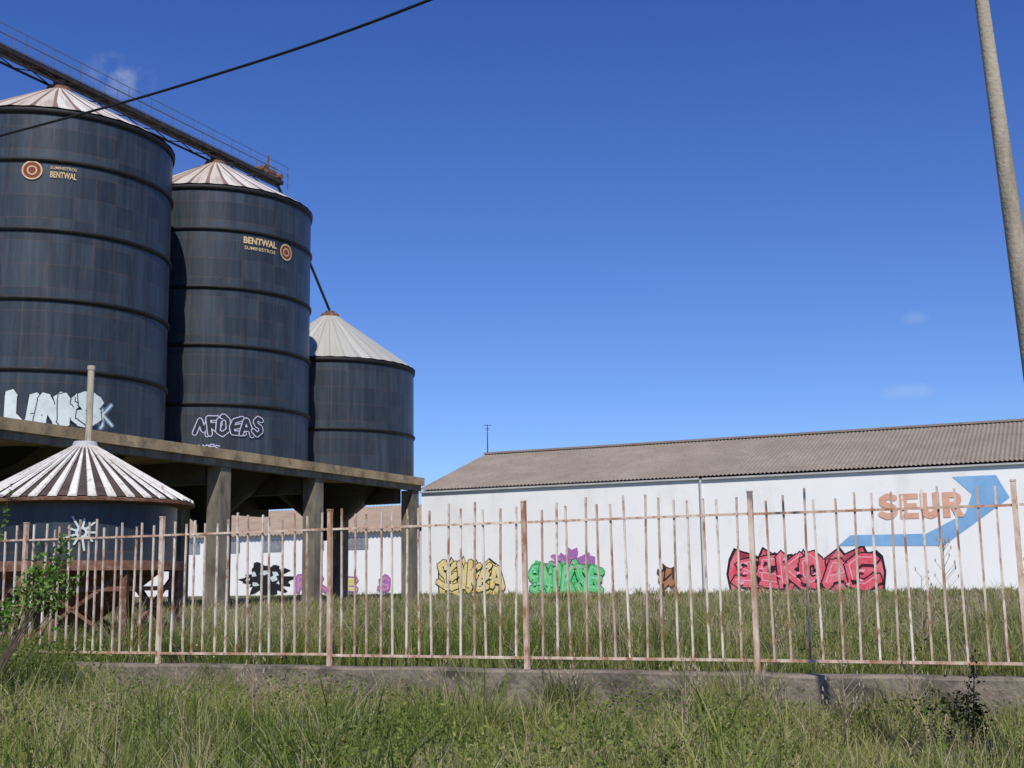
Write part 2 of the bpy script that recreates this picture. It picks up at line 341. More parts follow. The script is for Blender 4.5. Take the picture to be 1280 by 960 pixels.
L.append(field(14000,-8,-5.0,-2.2,-.18,lambda s,n:.66+.15*pnoise(s,n,2,5)-.10*(s+8)/3,.012,lambda s,n:tint_v(s,n)-.07,1.2,clump=30,lean=.9))
L.append(field(15000,-9,7,-.6,-.17,lambda s,n:.42+.25*pnoise(s,n,2.3,15),.007,tint_v,1.2,clump=25,lean=.8,mask=lambda s,n:pnoise(s,n*.2,2.4,44)>.12))
m=100000; s_=rng.uniform(-9,7,m); n_=rng.uniform(-8,-.2,m); pk=pnoise(s_,n_,1.7,21)>-.05; s_,n_=s_[pk],n_[pk]; k=inview(s_,n_,1.2); s_,n_=s_[k],n_[k]
L.append(leaves(s_,n_,rng.uniform(.02,.42,len(s_))*damp(n_)*(1+.4*pnoise(s_,n_,3,29)),.016,.38+.22*pnoise(s_,n_,2,4)+rng.normal(0,.15,len(s_))))
m=12000; s_=rng.uniform(-8.5,-4.9,m); n_=rng.uniform(-3,-.2,m); k=inview(s_,n_,1.2); s_,n_=s_[k],n_[k]
L.append(leaves(s_,n_,rng.uniform(.05,.75,len(s_)),.024,.30+.22*pnoise(s_,n_,3,4)+rng.normal(0,.15,len(s_))))
m=20000; s_=rng.uniform(-9,7,m); n_=rng.uniform(-8,-.2,m); k=inview(s_,n_,1.2); s_,n_=s_[k],n_[k]
L.append(leaves(s_,n_,(.26+.16*pnoise(s_,n_,1.6,5)+rng.uniform(.0,.25,len(s_)))*damp(n_),.006,rng.normal(.84,.08,len(s_))))
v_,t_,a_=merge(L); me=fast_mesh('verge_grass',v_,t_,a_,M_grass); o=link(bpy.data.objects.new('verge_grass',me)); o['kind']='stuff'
L=[]
def tint_y(s_,n_): return np.clip(.46+.34*pnoise(s_,n_,.6,8)+.003*n_+rng.normal(0,.14,len(s_)),0,.95)
def h_y(s_,n_): return np.maximum(.08,.28+.16*pnoise(s_,n_,.9,9))*np.clip(1.15-.012*n_,.6,1)
L.append(field(60000,-9,9,.15,7,h_y,.009,tint_y,clump=30,lean=1.0))
L.append(field(75000,-16,22,6,22,h_y,.016,tint_y,clump=20,lean=1.0))
L.append(field(60000,-30,40,20,48,h_y,.035,tint_y,clump=10,lean=1.0))
L.append(field(40000,-16,20,.3,24,lambda s,n:.46+.2*pnoise(s,n,.9,9),.007,straw,clump=10,lean=.9))
L.append(field(9000,-30,40,20,48,lambda s,n:.30+.1*pnoise(s,n,.8,9),.022,straw,clump=6))
m=70000; s_=rng.uniform(-14,16,m); n_=rng.uniform(.2,16,m); pk=pnoise(s_,n_,1.2,61)>.0; s_,n_=s_[pk],n_[pk]; k=inview(s_,n_,1.15); s_,n_=s_[k],n_[k]
L.append(leaves(s_,n_,rng.uniform(.05,.38,len(s_)),.018,.42+.2*pnoise(s_,n_,1.5,4)+rng.normal(0,.15,len(s_))))
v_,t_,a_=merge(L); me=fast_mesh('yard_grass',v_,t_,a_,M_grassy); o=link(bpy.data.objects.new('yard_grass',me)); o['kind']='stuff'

# ---------------------------------------------------------------- silos
AL=.4337; RD=V((math.sin(AL),math.cos(AL),0)); RN=V((math.cos(AL),-math.sin(AL),0))
C0=V((-15.259,39.534,0)); RS=3.8; ZB=6.273
def cone_roof(mb,re,ze,ra,za,n,ridge=.05,sub=2):
    b=len(mb.v); m=n*sub
    for k in range(m):
        t=2*math.pi*k/m; dz=ridge if k%sub==0 else 0
        mb.v.append(V((re*math.cos(t),re*math.sin(t),ze+dz))); mb.v.append(V((ra*math.cos(t),ra*math.sin(t),za+dz*.3)))
    for k in range(m):
        k2=(k+1)%m; u0,u1=k/sub+1e-3,(k+1)/sub-1e-3
        mb.face((b+2*k,b+2*k2,b+2*k2+1,b+2*k+1),((u0,1),(u1,1),(u1,0),(u0,0)))
def make_silo(i,ze,za,bands,conemat,label,ncone):
    c=C0+RD*8.3325*i
    r=root('grain_silo',(c.x,c.y,ZB),label,'silo','grain silos standing on the platform')
    mb=MB(); mb.lathe([(RS,0),(RS,ze-ZB)],128,RS); part('wall',mb,M_silo,r,True,False)
    mb=MB(); cone_roof(mb,RS+.08,ze-ZB,.28,za-ZB-.02,ncone,.02,2); part('roof',mb,conemat,r,False,False)
    for k,z in enumerate(bands):
        mb=MB(); zz=z-ZB; top=(k==0)
        hgt=.13 if top else .10
        mb.lathe([(RS+.002,zz-hgt),(RS+.04,zz-hgt),(RS+.07,zz-.03),(RS+.07,zz+.03),(RS+.04,zz+hgt*.4),(RS+.002,zz+hgt*.4)],128,RS); part('band',mb,M_band,r,True,False)
    mb=MB(); mb.lathe([(.45,za-ZB-.16),(.40,za-ZB+.02),(.22,za-ZB+.05),(.22,za-ZB+.14),(.0,za-ZB+.16)],20,1); part('roof_cap',mb,M_rust,r,False,False)
    D=V((c.x,c.y,0)).normalized(); Fd=-D; Rt=V((D.y,-D.x,0))
    def fn(off):
        def f(x,z):
            a=x/RS; p=(Fd*math.cos(a)+Rt*math.sin(a))*(RS+off); return V((p.x,p.y,z-ZB))
        return f
    return r,fn
TOPZ=[16.18,14.60,12.41,10.27,8.11]
s1,f1=make_silo(0,16.26,18.38,TOPZ,M_cone,'tall dark blue steel silo with silver graffiti and round emblem',36)
s2,f2=make_silo(1,16.26,18.38,TOPZ,M_cone,'tall dark steel silo with lilac graffiti and rusty conical roof',36)
s3,f3=make_silo(2,11.15,13.8,[11.07,8.11],M_cone3,'shorter dark steel silo with pale galvanised conical roof',40)
M_or=flat('dark_red_emblem_paint',(.22,.055,.035)); M_cream=flat('cream_letter_paint',(.62,.46,.26)); M_silver=flat('silver_spray_paint',(.60,.68,.68),.8)
M_lil=flat('lilac_spray_paint',(.54,.54,.72)); M_dk=flat('dark_spray_paint',(.022,.030,.042)); M_bl2=flat('slate_blue_spray_paint',(.13,.19,.30))
def ring(mb,fn,cx,cz,ri,ro_,n=32,ph=0.0):
    b=len(mb.v)
    for k in range(n):
        t=2*math.pi*k/n+ph
        mb.v.append(fn(cx+ri*math.cos(t),cz+ri*math.sin(t))); mb.v.append(fn(cx+ro_*math.cos(t),cz+ro_*math.sin(t)))
    for k in range(n):
        q=(k+1)%n; mb.face((b+2*k,b+2*k+1,b+2*q+1,b+2*q))
def emblem(r,fn,cx,cz,R):
    mb=MB(); ring(mb,fn(.03),cx,cz,0,R*.96); part('emblem',mb,M_or,r,world=False)
    mb=MB(); ring(mb,fn(.034),cx,cz,R*.84,R); part('emblem_rim',mb,M_cream,r,world=False)
    mb=MB(); ring(mb,fn(.034),cx,cz,R*.36,R*.5,24); part('emblem_ring',mb,M_cream,r,world=False)
def lettering(name,r,fn,body,x0,x1,z0,z1,mat,off=.02,h=.03):
    mb=MB(); add2d(mb,fit(text2d(body,off),x0,x1,z0,z1),fn(h)); return part(name,mb,mat,r,world=False)
emblem(s1,f1,-.66,14.22,.30)
lettering('lettering',s1,f1,'SUMINISTROS',-.14,.62,14.30,14.40,M_cream,.01); lettering('lettering',s1,f1,'BENTWAL',-.14,.62,14.03,14.23,M_cream,.03)
emblem(s2,f2,2.95,14.10,.32)
lettering('lettering',s2,f2,'BENTWAL',1.08,2.45,14.12,14.38,M_cream,.04); lettering('lettering',s2,f2,'SUMINISTROS',1.12,2.4,13.90,14.03,M_cream,.01)
LET={'S':[[(.95,.8),(.6,1),(.15,.82),(.3,.55),(.8,.42),(.85,.12),(.4,0),(.02,.18)]],
'E':[[(.95,.98),(.2,.9),(.08,.5),(.15,.05),(1,.0)],[(.1,.5),(.75,.52)]],
'D':[[(.1,1),(.15,.02),(.7,.08),(1,.5),(.7,.95),(.05,.98)]],
'A':[[(0,0),(.35,.95),(.6,1),(1,.02)],[(.2,.35),(.85,.38)]],
'C':[[(1,.85),(.5,1),(.05,.6),(.15,.1),(.6,0),(1.05,.2)]],
'K':[[(.1,1.05),(.12,-.05)],[(.95,1),(.2,.5),(1.05,-.05)]],
'M':[[(0,0),(.08,1),(.5,.35),(.9,1),(1,0)]],
'N':[[(0,-.05),(.1,1),(.85,.05),(.95,1.05)]],
'U':[[(.02,1),(.08,.15),(.5,-.02),(.9,.2),(.98,1)]],
'R':[[(.1,-.05),(.1,1),(.8,.95),(.85,.55),(.2,.5),(1,-.05)]],
'O':[[(.5,1),(.05,.7),(.1,.15),(.55,0),(.98,.3),(.9,.85),(.5,1)]],
'L':[[(.1,1.05),(.12,.05),(.95,.0)]],'I':[[(.5,1.05),(.45,-.05)]]}
def stroke(mb,pts,wd,fn,h,close_n=8,dh=.0006):
    for i,(a,b_) in enumerate(zip(pts,pts[1:])):
        dx,dz=b_[0]-a[0],b_[1]-a[1]; l=math.hypot(dx,dz) or 1e-6; nx,nz=-dz/l*wd/2,dx/l*wd/2
        f=fn(h+dh*i); b=len(mb.v)
        mb.v+=[f(a[0]+nx,a[1]+nz),f(a[0]-nx,a[1]-nz),f(b_[0]-nx,b_[1]-nz),f(b_[0]+nx,b_[1]+nz)]; mb.face((b,b+1,b+2,b+3))
    for i,a in enumerate(pts):
        ring(mb,fn(h+dh*(i+.5)),a[0],a[1],0.0,wd/2*(1.15 if close_n<6 else 1),close_n,.7*i)
def piece(par,fn,body,x0,x1,z0,z1,mo,mf,mh,wo,wf,seed,world,step=.010,base=.012,wh_=.18,cn_=8,amp=.05):
    r=random.Random(seed); n=len(body); wl=(x1-x0)/n; H=z1-z0
    O,Fi,Hi=MB(),MB(),MB()
    for k,ch in enumerate(body):
        ox=x0+wl*k+r.uniform(-.1,.1)*wl; oz=z0+r.uniform(-.08,.08)*H; sx=wl*r.uniform(.88,1.15); sz=H*r.uniform(.82,1.1); sh=r.uniform(-.35,.35)
        def tr(p):
            x=ox+p[0]*sx+sh*(p[1]-.5)*H*.5; z=oz+p[1]*sz+amp*H*math.sin(7*x)
            return (x,z)
        for pl_ in LET[ch]:
            P=[tr((p[0]+r.uniform(-.07,.07),p[1]+r.uniform(-.06,.06))) for p in pl_]
            if r.random()<.6:
                e=P[-1]; P.append((e[0]+r.uniform(-.25,.3)*wl,e[1]+r.uniform(-.14,.14)*H))
            stroke(O,P,wo,fn,base+step*k,cn_); stroke(Fi,P,wf,fn,base+step*k+step*.5,cn_)
            if mh: stroke(Hi,[(p[0]-wf*.12,p[1]+wf*.16) for p in P],wf*wh_,fn,base+step*k+step*.75,5)
    part('graffiti',O,mo,par,world=world); part('graffiti',Fi,mf,par,world=world)
    if mh: part('graffiti',Hi,mh,par,world=world)
def shards(par,fn,x0,x1,z0,z1,n,size,mat,h,seed,world=True):
    r=random.Random(seed); mb=MB()
    for k in range(n):
        x,z=r.uniform(x0,x1),r.uniform(z0,z1); b=len(mb.v); f=fn(h+.0004*k); a=r.uniform(0,6.28); q=r.randint(3,5)
        for j in range(q):
            t=a+j*6.283/q; s_=size*r.uniform(.3,1.2); mb.v.append(f(x+s_*math.cos(t),z+s_*.7*math.sin(t)))
        mb.face(list(range(b,b+q)))
    part('graffiti',mb,mat,par,world=world)
piece(s1,f1,'IINKS',-1.15,1.5,6.60,7.30,M_dk,M_silver,None,.40,.34,3,False,cn_=5)
piece(s1,f1,'SK',1.35,2.05,6.50,7.1,M_bl2,M_silver,None,.16,.06,8,False,base=.003,cn_=5)
piece(s2,f2,'MROEAS',-.45,1.95,7.04,7.62,M_lil,M_dk,None,.20,.13,15,False,cn_=6)
piece(s2,f2,'MORS',-.35,.4,6.42,6.62,M_lil,M_lil,None,.035,.03,6,False)

# ---------------------------------------------------------------- platform
E0=C0+RN*(RS+.25)
pl=root('concrete_platform',(C0.x,C0.y,.8),'raised concrete platform on square columns carrying the silos','platform')
def pp(t,o,z): return E0+RD*t-RN*o+V((0,0,z))
mb=MB(); mb.box(pp(-13,0,ZB-.36),RD*31.2,-RN*9.0,V((0,0,.34))); part('slab',mb,M_conc,pl)
mb=MB(); mb.box(pp(-13,.12,ZB-.60),RD*31.1,-RN*.30,V((0,0,.238)));part('edge_beam',mb,M_col,pl)
def column(t,o,wd):
    b=pp(t,o,0); z0=gzxy(b.x,b.y)-.3; top=ZB-.602 if o<1 else ZB-.362
    mb=MB(); mb.cbox(V((b.x,b.y,(z0+top)/2)),RD*wd,RN*wd,V((0,0,top-z0)))
    part('column',mb,M_col,pl)
for t in (-7.6,-1.6,4.5,10.2,17.7): column(t,.46,.56)
for t in (-5,7.0,17.95): column(t,4.2,.5)
for t in (-5,3,14.9): column(t,8.4,.5)
for t in (-7.6,-1.6,4.5,10.2,17.4):
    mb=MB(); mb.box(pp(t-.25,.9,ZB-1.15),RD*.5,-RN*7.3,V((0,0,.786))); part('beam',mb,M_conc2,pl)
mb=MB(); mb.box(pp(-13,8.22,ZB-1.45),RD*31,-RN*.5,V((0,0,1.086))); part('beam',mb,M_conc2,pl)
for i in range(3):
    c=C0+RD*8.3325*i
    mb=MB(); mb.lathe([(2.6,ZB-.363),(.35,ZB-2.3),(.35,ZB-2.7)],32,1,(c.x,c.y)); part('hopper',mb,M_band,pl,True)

# ---------------------------------------------------------------- gantry
ga=root('conveyor_gantry',(C0.x,C0.y,18.4),'dark steel conveyor gantry with handrail running over the silos','gantry')
def gp(t,o,z): return C0+RD*t+RN*o+V((0,0,z))
mb=MB(); mb.beam(gp(-16,0,18.80),gp(12.6,0,18.80),.5,.17); part('walkway_deck',mb,M_darksteel,ga)
mb=MB()
for o in (-.22,.22):
    mb.beam(gp(-16,o,18.50),gp(12.3,o,18.50),.05,.07)
    for k in range(37):
        t=-16+k*.75
        a,b_=(18.52,18.71) if k%2 else (18.71,18.52)
        mb.beam(gp(t,o,a),gp(t+.75,o,b_),.03,.03)
part('truss',mb,M_darksteel,ga)
for o in (-.27,.27):
    mb=MB()
    for k in range(24):
        mb.beam(gp(-16+k*1.19,o,18.86),gp(-16+k*1.19,o,19.56),.018,.018,up=RD)
    mb.beam(gp(-16,o,19.56),gp(12.9,o,19.56),.018,.018); mb.beam(gp(-16,o,19.22),gp(12.9,o,19.22),.014,.014)
    part('handrail',mb,M_railsteel,ga)
mb=MB(); mb.cbox(gp(11.9,0,19.04),RD*.6,RN*.36,V((0,0,.26))); mb.tube(gp(11.4,-.22,19.06),gp(11.4,.22,19.06),.18,n=16); mb.tube(gp(12.45,-.26,19.04),gp(12.45,.26,19.04),.13,n=14); mb.beam(gp(11.7,.1,19.2),gp(11.7,.1,19.8),.05,.05,up=RD); mb.beam(gp(12.6,-.25,18.9),gp(12.6,-.25,19.6),.035,.035,up=RD); mb.beam(gp(12.9,.25,18.6),gp(12.9,.25,19.56),.03,.03,up=RD)
part('motor_housing',mb,M_rust,ga)
c3=C0+RD*16.665
mb=MB(); mb.tube(gp(12.5,0,18.75),V((c3.x,c3.y,13.95)),.06,n=10); part('discharge_pipe',mb,M_darksteel,ga)
for k in (0,8.3325):
    mb=MB(); mb.tube(gp(k,0,18.35),gp(k,0,18.70),.2,n=12); part('inlet_spout',mb,M_rust,ga)

# ---------------------------------------------------------------- hopper silo
HX,HY=-7.05,20.1; HG=gzxy(HX,HY)
hs_=root('hopper_silo',(HX,HY,HG),'small hopper silo with striped conical roof on rusty legs','silo')
hc=(HX,HY)
mb=MB(); mb.lathe([(1.5,2.02),(1.5,2.92)],64,1.5,hc); part('wall',mb,M_silo,hs_,True)
M_hcone=mat_noise('white_ribbed_sheet',(.58,.54,.48),(.72,.70,.65),2,.6,c3=(.36,.25,.18),t3=.60)
M_hdark=mat_noise('dark_roof_channel',(.04,.03,.026),(.09,.065,.05),3,.7)
mb=MB(); mb.lathe([(1.70,3.0),(.16,3.90)],64,1,hc); part('roof',mb,M_hdark,hs_,False)
mb=MB()
for k in range(38):
    t=2*math.pi*k/38; d=V((math.cos(t),math.sin(t),0)); p=V((-d.y,d.x,0)); o=V((HX,HY,0)); b=len(mb.v)
    for rr,z,wd in ((1.76,2.985,.070),(.17,3.915,.009)):
        for sg,up in ((-1,0),(-1,.03),(1,.03),(1,0)):
            mb.v.append(o+d*rr+p*wd*sg*(.75 if up else 1)+V((0,0,z+up)))
    for q in ((0,1,5,4),(1,2,6,5),(2,3,7,6),(0,3,2,1)): mb.face([b+i for i in q])
part('roof_rib',mb,M_hcone,hs_)
mb=MB(); mb.lathe([(1.52,2.91),(1.78,2.925),(1.78,2.965),(1.70,2.985),(1.52,2.985)],64,1,hc); part('eave_ring',mb,M_rust,hs_)
mb=MB(); mb.lathe([(1.50,1.88),(1.62,1.88),(1.62,2.03),(1.50,2.03)],64,1,hc); part('base_ring',mb,M_rust,hs_)
mb=MB(); mb.lathe([(1.45,2.0),(.2,1.0),(.2,.9)],32,1,hc); part('hopper',mb,M_rust,hs_)
mb=MB(); mb.tube((HX,HY,3.88),(HX,HY,4.0),.22,.18,n=16); part('roof_cap',mb,M_trim,hs_)
mb=MB(); mb.tube((HX+.05,HY,3.98),(HX+.05,HY,5.22),.055,n=10); mb.tube((HX+.05,HY,5.2),(HX+.05,HY,5.27),.065,n=10); part('vent_pipe',mb,M_pole,hs_)
legs=[]
for k in range(6):
    t=2*math.pi*(k+.25)/6; x,y=HX+1.5*math.cos(t),HY+1.5*math.sin(t); legs.append((x,y))
    mb=MB(); mb.beam((x,y,HG-.2),(x,y,1.90),.11,.11,up=(1,0,0)); part('leg',mb,M_rust,hs_)
for k in range(6):
    a,b_=legs[k],legs[(k+1)%6]
    mb=MB(); mb.beam((a[0],a[1],HG+.05),(b_[0],b_[1],1.85),.05,.05); mb.beam((b_[0],b_[1],HG+.05),(a[0],a[1],1.85),.05,.05); mb.beam((a[0],a[1],1.6),(b_[0],b_[1],1.6),.07,.07)
    part('brace',mb,M_rust,hs_)
D=V((HX,HY,0)).normalized(); Rt=V((D.y,-D.x,0))
def fh(off):
    def f(x,z):
        a=x/1.5; p=(-D*math.cos(a)+Rt*math.sin(a))*(1.5+off); return V((HX+p.x,HY+p.y,z))
    return f
mb=MB()
for k in range(9):
    t=2*math.pi*k/9; ca,sa=math.cos(t),math.sin(t); R2=.27*(1 if k%2 else .75); stroke(mb,[(.08*ca,2.45+.08*sa),(R2*ca,2.45+R2*sa)],.03,fh,.015+.001*k,6)
ring(mb,fh(.028),0,2.45,.05,.09,12)
part('graffiti',mb,M_silver,hs_)

# ---------------------------------------------------------------- warehouses
WD=V((math.cos(-.4272),math.sin(-.4272),0)); WN=V((-WD.y,WD.x,0)); WO=V((-4.65,62,0))
def corrugated(mb,P,t0,t1,w0,z0,w1,z1,period=.19,amp=.03):
    n=int((t1-t0)/period*4); b=len(mb.v)
    for k in range(n+1):
        t=t0+(t1-t0)*k/n; dz=amp*math.sin(k*math.pi/2)
        mb.v.append(P(t,w0,z0+dz)); mb.v.append(P(t,w1,z1+dz))
    for k in range(n): mb.face((b+2*k,b+2*k+2,b+2*k+3,b+2*k+1))
def WP(t,w_,z): return WO+WD*t+WN*w_+V((0,0,z))
wh=root('warehouse',(WO.x,WO.y,1.1),'long white warehouse with graffiti, painted lettering and corrugated roof','warehouse')
EZ,RZ,WW=6.30,8.80,7.76; G0=.6; LEN=48
for t0,t1,ez,inset in ((0,14.5,EZ,.0),(14.501,LEN,EZ-.03,-.02)):
    mb=MB(); mb.box(WP(t0,inset,G0),WD*(t1-t0),WN*(2*WW-2*inset),V((0,0,ez-.10-G0))); part('wall',mb,M_white,wh)
for t in (0.0,LEN-.25):
    mb=MB(); b=len(mb.v)
    for dt in (0,.25):
        mb.v+= [WP(t+dt,.02,EZ-.098),WP(t+dt,2*WW-.02,EZ-.098),WP(t+dt,WW,RZ-.13)]
    mb.face((b,b+1,b+2));mb.face((b+3,b+5,b+4));mb.face((b,b+3,b+4,b+1));mb.face((b+1,b+4,b+5,b+2));mb.face((b+2,b+5,b+3,b))
    part('gable',mb,M_white,wh)
mb=MB(); corrugated(mb,WP,-.15,LEN+.15,-.16,EZ-.01,WW,RZ); corrugated(mb,WP,-.15,LEN+.15,2*WW+.16,EZ-.01,WW,RZ); part('roof',mb,M_roof,wh)
mb=MB(); mb.beam(WP(-.15,WW,RZ+.05),WP(LEN+.15,WW,RZ+.05),.4,.1); part('ridge_cap',mb,M_roof,wh)
mb=MB(); mb.box(WP(-.1,-.13,EZ-.16),WD*14.55,WN*.09,V((0,0,.08))); mb.box(WP(14.6,-.15,EZ-.18),WD*(LEN-14.6),WN*.09,V((0,0,.08))); part('gutter',mb,M_trim,wh)
mb=MB(); mb.tube(WP(14.5,-.09,.9),WP(14.5,-.09,EZ-.16),.05,n=10); part('drainpipe',mb,M_trim,wh)
mb=MB(); a=WP(.0,WW,RZ); mb.tube(a,a+V((0,0,1.7)),.035,.02,n=6)
for k,(z,l) in enumerate(((1.65,.45),(1.45,.25))): mb.beam(a+V((-l/2,0,z)),a+V((l/2,0,z)),.025,.025)
part('antenna',mb,M_darksteel,wh)
def fw(off): return lambda t,z: WP(t,-.021-off,z)
M_tan=mat_noise('faded_orange_paint',(.64,.33,.22),(.69,.42,.31),2,.85); M_blue=mat_noise('faded_blue_paint',(.17,.35,.60),(.24,.44,.67),1,.85)
pcs=[[(25.35,5.74),(26.08,4.98),(27.53,4.78),(27.07,5.73)],[(26.08,4.98),(25.78,4.20),(26.6,4.13),(27.53,4.78)],[(25.78,4.20),(24.16,3.40),(24.83,2.88),(26.6,4.13)],[(24.16,3.40),(21.04,3.43),(20.5,2.98),(24.83,2.88)]]
mb=MB()
for q in pcs:
    b=len(mb.v); mb.v+=[fw(.012)(*p) for p in q]; mb.face([b,b+1,b+2,b+3])
part('painted_arrow',mb,M_blue,wh)
SEU={'S':[(.62,.86),(.36,.93),(.15,.82),(.15,.64),(.36,.54),(.56,.47),(.62,.28),(.50,.13),(.30,.10),(.10,.20)],
'E':None,'U':[(.13,1.06),(.13,.36),(.22,.17),(.38,.11),(.54,.17),(.63,.36),(.63,1.06)]}
def capital(ch,ox,Z0=4.05):
    mb=MB()
    def bar(x0,y0,x1,y1,sk=0,h=.02):
        f=fw(h); b=len(mb.v)
        for x,y in ((x0,y0),(x1,y0),(x1+sk,y1),(x0+sk,y1)): mb.v.append(f(ox+x,Z0+y))
        mb.face((b,b+1,b+2,b+3))
    if ch=='S':
        P=[(ox+x*1.05,Z0+y*1.03+.02) for x,y in SEU['S']]; stroke(mb,P,.265,fw,.02,12)
    if ch=='U':
        P=[(ox+x,Z0+y-.0) for x,y in SEU['U']]; P[0]=(P[0][0],Z0+.94); P[-1]=(P[-1][0],Z0+.94); stroke(mb,P,.28,fw,.02,12)
        bar(-.01,.9,.27,1.06,h=.028); bar(.49,.9,.77,1.06,h=.028)
    if ch=='E':
        for q in ((0,0,.30,1.06),(.30,0,.76,.24),(.30,.42,.70,.65),(.30,.83,.76,1.06)): bar(*q)
    if ch=='R':
        bar(0,0,.29,1.06); P=[(ox+.2,Z0+.94),(ox+.48,Z0+.94),(ox+.62,Z0+.86),(ox+.64,Z0+.70),(ox+.52,Z0+.55),(ox+.2,Z0+.51)]; stroke(mb,P,.24,fw,.024,12)
        bar(.50,0,.84,.50,-.22,.03)
    part('painted_letter',mb,M_tan,wh)
for ch,ox in zip('SEUR',(22.30,23.17,24.02,24.90)): capital(ch,ox)
def blob(cx,cz,rx,rz,fn,seed,n=26,j=.25):
    r=random.Random(seed); mb=MB(); mb.v.append(fn(cx,cz))
    for k in range(n):
        t=2*math.pi*k/n; q=1+r.uniform(-j,j); mb.v.append(fn(cx+rx*q*math.cos(t),cz+rz*q*math.sin(t)))
    for k in range(n): mb.face((0,k+1,(k+1)%n+1))
    return mb
def boxy(x0,x1,z0,z1,fn,seed,n=16,j=.12):
    r=random.Random(seed); mb=MB(); cx,cz=(x0+x1)/2,(z0+z1)/2; P=[]
    for k in range(n): P.append((x0+(x1-x0)*k/n,z1+r.uniform(-j,j*1.6)))
    P.append((x1,z1-.1)); P.append((x1+r.uniform(0,j),cz))
    for k in range(n): P.append((x1-(x1-x0)*k/n,z0+r.uniform(-j*.5,j*.5)))
    P.append((x0,z0)); P.append((x0-r.uniform(0,j),cz))
    mb.v.append(fn(cx,cz)); mb.v+= [fn(*p) for p in P]; m=len(P)
    for k in range(m): mb.face((0,k+1,(k+1)%m+1))
    return mb
M_blk=flat('black_spray_paint',(.015,.015,.02)); M_red=mat_noise('red_spray_paint',(.64,.06,.10),(.74,.20,.24),1.6,.7); M_dred=flat('pale_red_spray_paint',(.80,.40,.46))
M_yel=mat_noise('yellow_spray_paint',(.64,.50,.16),(.74,.62,.32),2,.7); M_yel2=flat('pale_yellow_spray_paint',(.76,.68,.46))
M_grn=mat_noise('green_spray_paint',(.06,.46,.16),(.20,.60,.22),1.5,.7); M_grn2=flat('light_green_spray_paint',(.25,.66,.42)); M_pur=flat('purple_spray_paint',(.38,.16,.42))
M_pnk=flat('pink_spray_paint',(.62,.25,.42)); M_brn=flat('brown_spray_paint',(.40,.20,.10)); M_dbr=flat('dark_brown_spray_paint',(.10,.05,.035))
part('graffiti',boxy(.95,4.25,1.1,2.6,fw(.003),9,14,.28),M_blk,wh); part('graffiti',boxy(1.02,4.18,1.12,2.53,fw(.006),9,14,.27),M_yel,wh)
piece(wh,fw,'SEMKEA',1.0,4.4,1.38,2.5,M_blk,M_yel,M_yel2,.34,.26,14,True,cn_=5,amp=.12)
shards(wh,fw,1.1,4.3,1.3,2.6,12,.10,M_blk,.085,5); shards(wh,fw,1.1,4.3,1.3,2.6,12,.12,M_yel2,.10,6)
part('graffiti',blob(7.9,2.35,1.2,.70,fw(.004),5,40,.35),M_pur,wh); part('graffiti',boxy(6.0,9.3,1.1,2.3,fw(.010),25,14,.26),M_grn,wh)
piece(wh,fw,'SNAKSE',5.95,9.5,1.25,2.35,M_blk,M_grn,M_grn2,.38,.33,9,True,cn_=5,amp=.12,base=.015)
shards(wh,fw,6.0,9.4,1.3,2.4,12,.13,M_grn2,.085,7); shards(wh,fw,6.6,9.0,2.2,2.8,9,.12,M_pnk,.10,8)
part('graffiti',boxy(15.65,22.35,1.08,2.62,fw(.003),8,26,.26),M_blk,wh); part('graffiti',boxy(15.75,22.25,1.12,2.52,fw(.006),8,26,.25),M_red,wh)
piece(wh,fw,'SEKOAC',15.95,22.0,1.35,2.5,M_blk,M_red,M_dred,.58,.45,23,True,wh_=.10,cn_=4,amp=.10)
shards(wh,fw,16.2,21.9,1.3,2.5,13,.20,M_blk,.088,9); shards(wh,fw,16.2,21.9,1.3,2.5,12,.15,M_dred,.10,10)
part('graffiti',blob(12.8,1.75,.50,.62,fw(.004),31,22,.35),M_dbr,wh); part('graffiti',blob(12.74,1.72,.33,.42,fw(.008),32,20,.3),M_brn,wh)
mb=MB(); stroke(mb,[(12.5,2.0),(12.7,2.2),(12.6,1.6),(12.95,1.9)],.07,fw,.02,6); part('graffiti',mb,M_blk,wh)

BO=V((-8.5,80,0))
def BP(t,w_,z): return BO+WD*t+WN*w_+V((0,0,z))
bw=root('warehouse',(BO.x,BO.y,1.1),'low white building with tiled roof behind the platform','building')
mb=MB(); mb.box(BP(-42,0,.6),WD*44,WN*12,V((0,0,4.45))); part('wall',mb,M_white,bw)
mb=MB(); corrugated(mb,BP,-42.2,2.2,-.3,5.02,6,7.1,.3,.05); corrugated(mb,BP,-42.2,2.2,12.3,5.02,6,7.1,.3,.05); part('roof',mb,M_roof2,bw)
for k in range(12):
    mb=MB(); mb.box(BP(-40+k*3.4,-.03,3.9),WD*1.5,WN*.1,V((0,0,.8))); part('window',mb,M_window,bw)
def fb(off): return lambda t,z: BP(t,-.02-off,z)
part('graffiti',blob(-9.1,2.1,1.9,.95,fb(.004),2,50,.3),M_blk,bw)
shards(bw,fb,-10.6,-7.7,1.5,2.8,12,.30,M_silver,.01,2)
piece(bw,fb,'RAK',-6.6,-4.6,1.4,2.1,M_pur,M_pnk,None,.4,.12,5,True,cn_=5)
piece(bw,fb,'OE',-3.6,-2.0,1.4,2.0,M_pur,M_yel,None,.45,.25,6,True,cn_=5)
piece(bw,fb,'S',-.2,.5,1.3,2.3,M_pur,M_pnk,None,.4,.12,7,True,cn_=5)

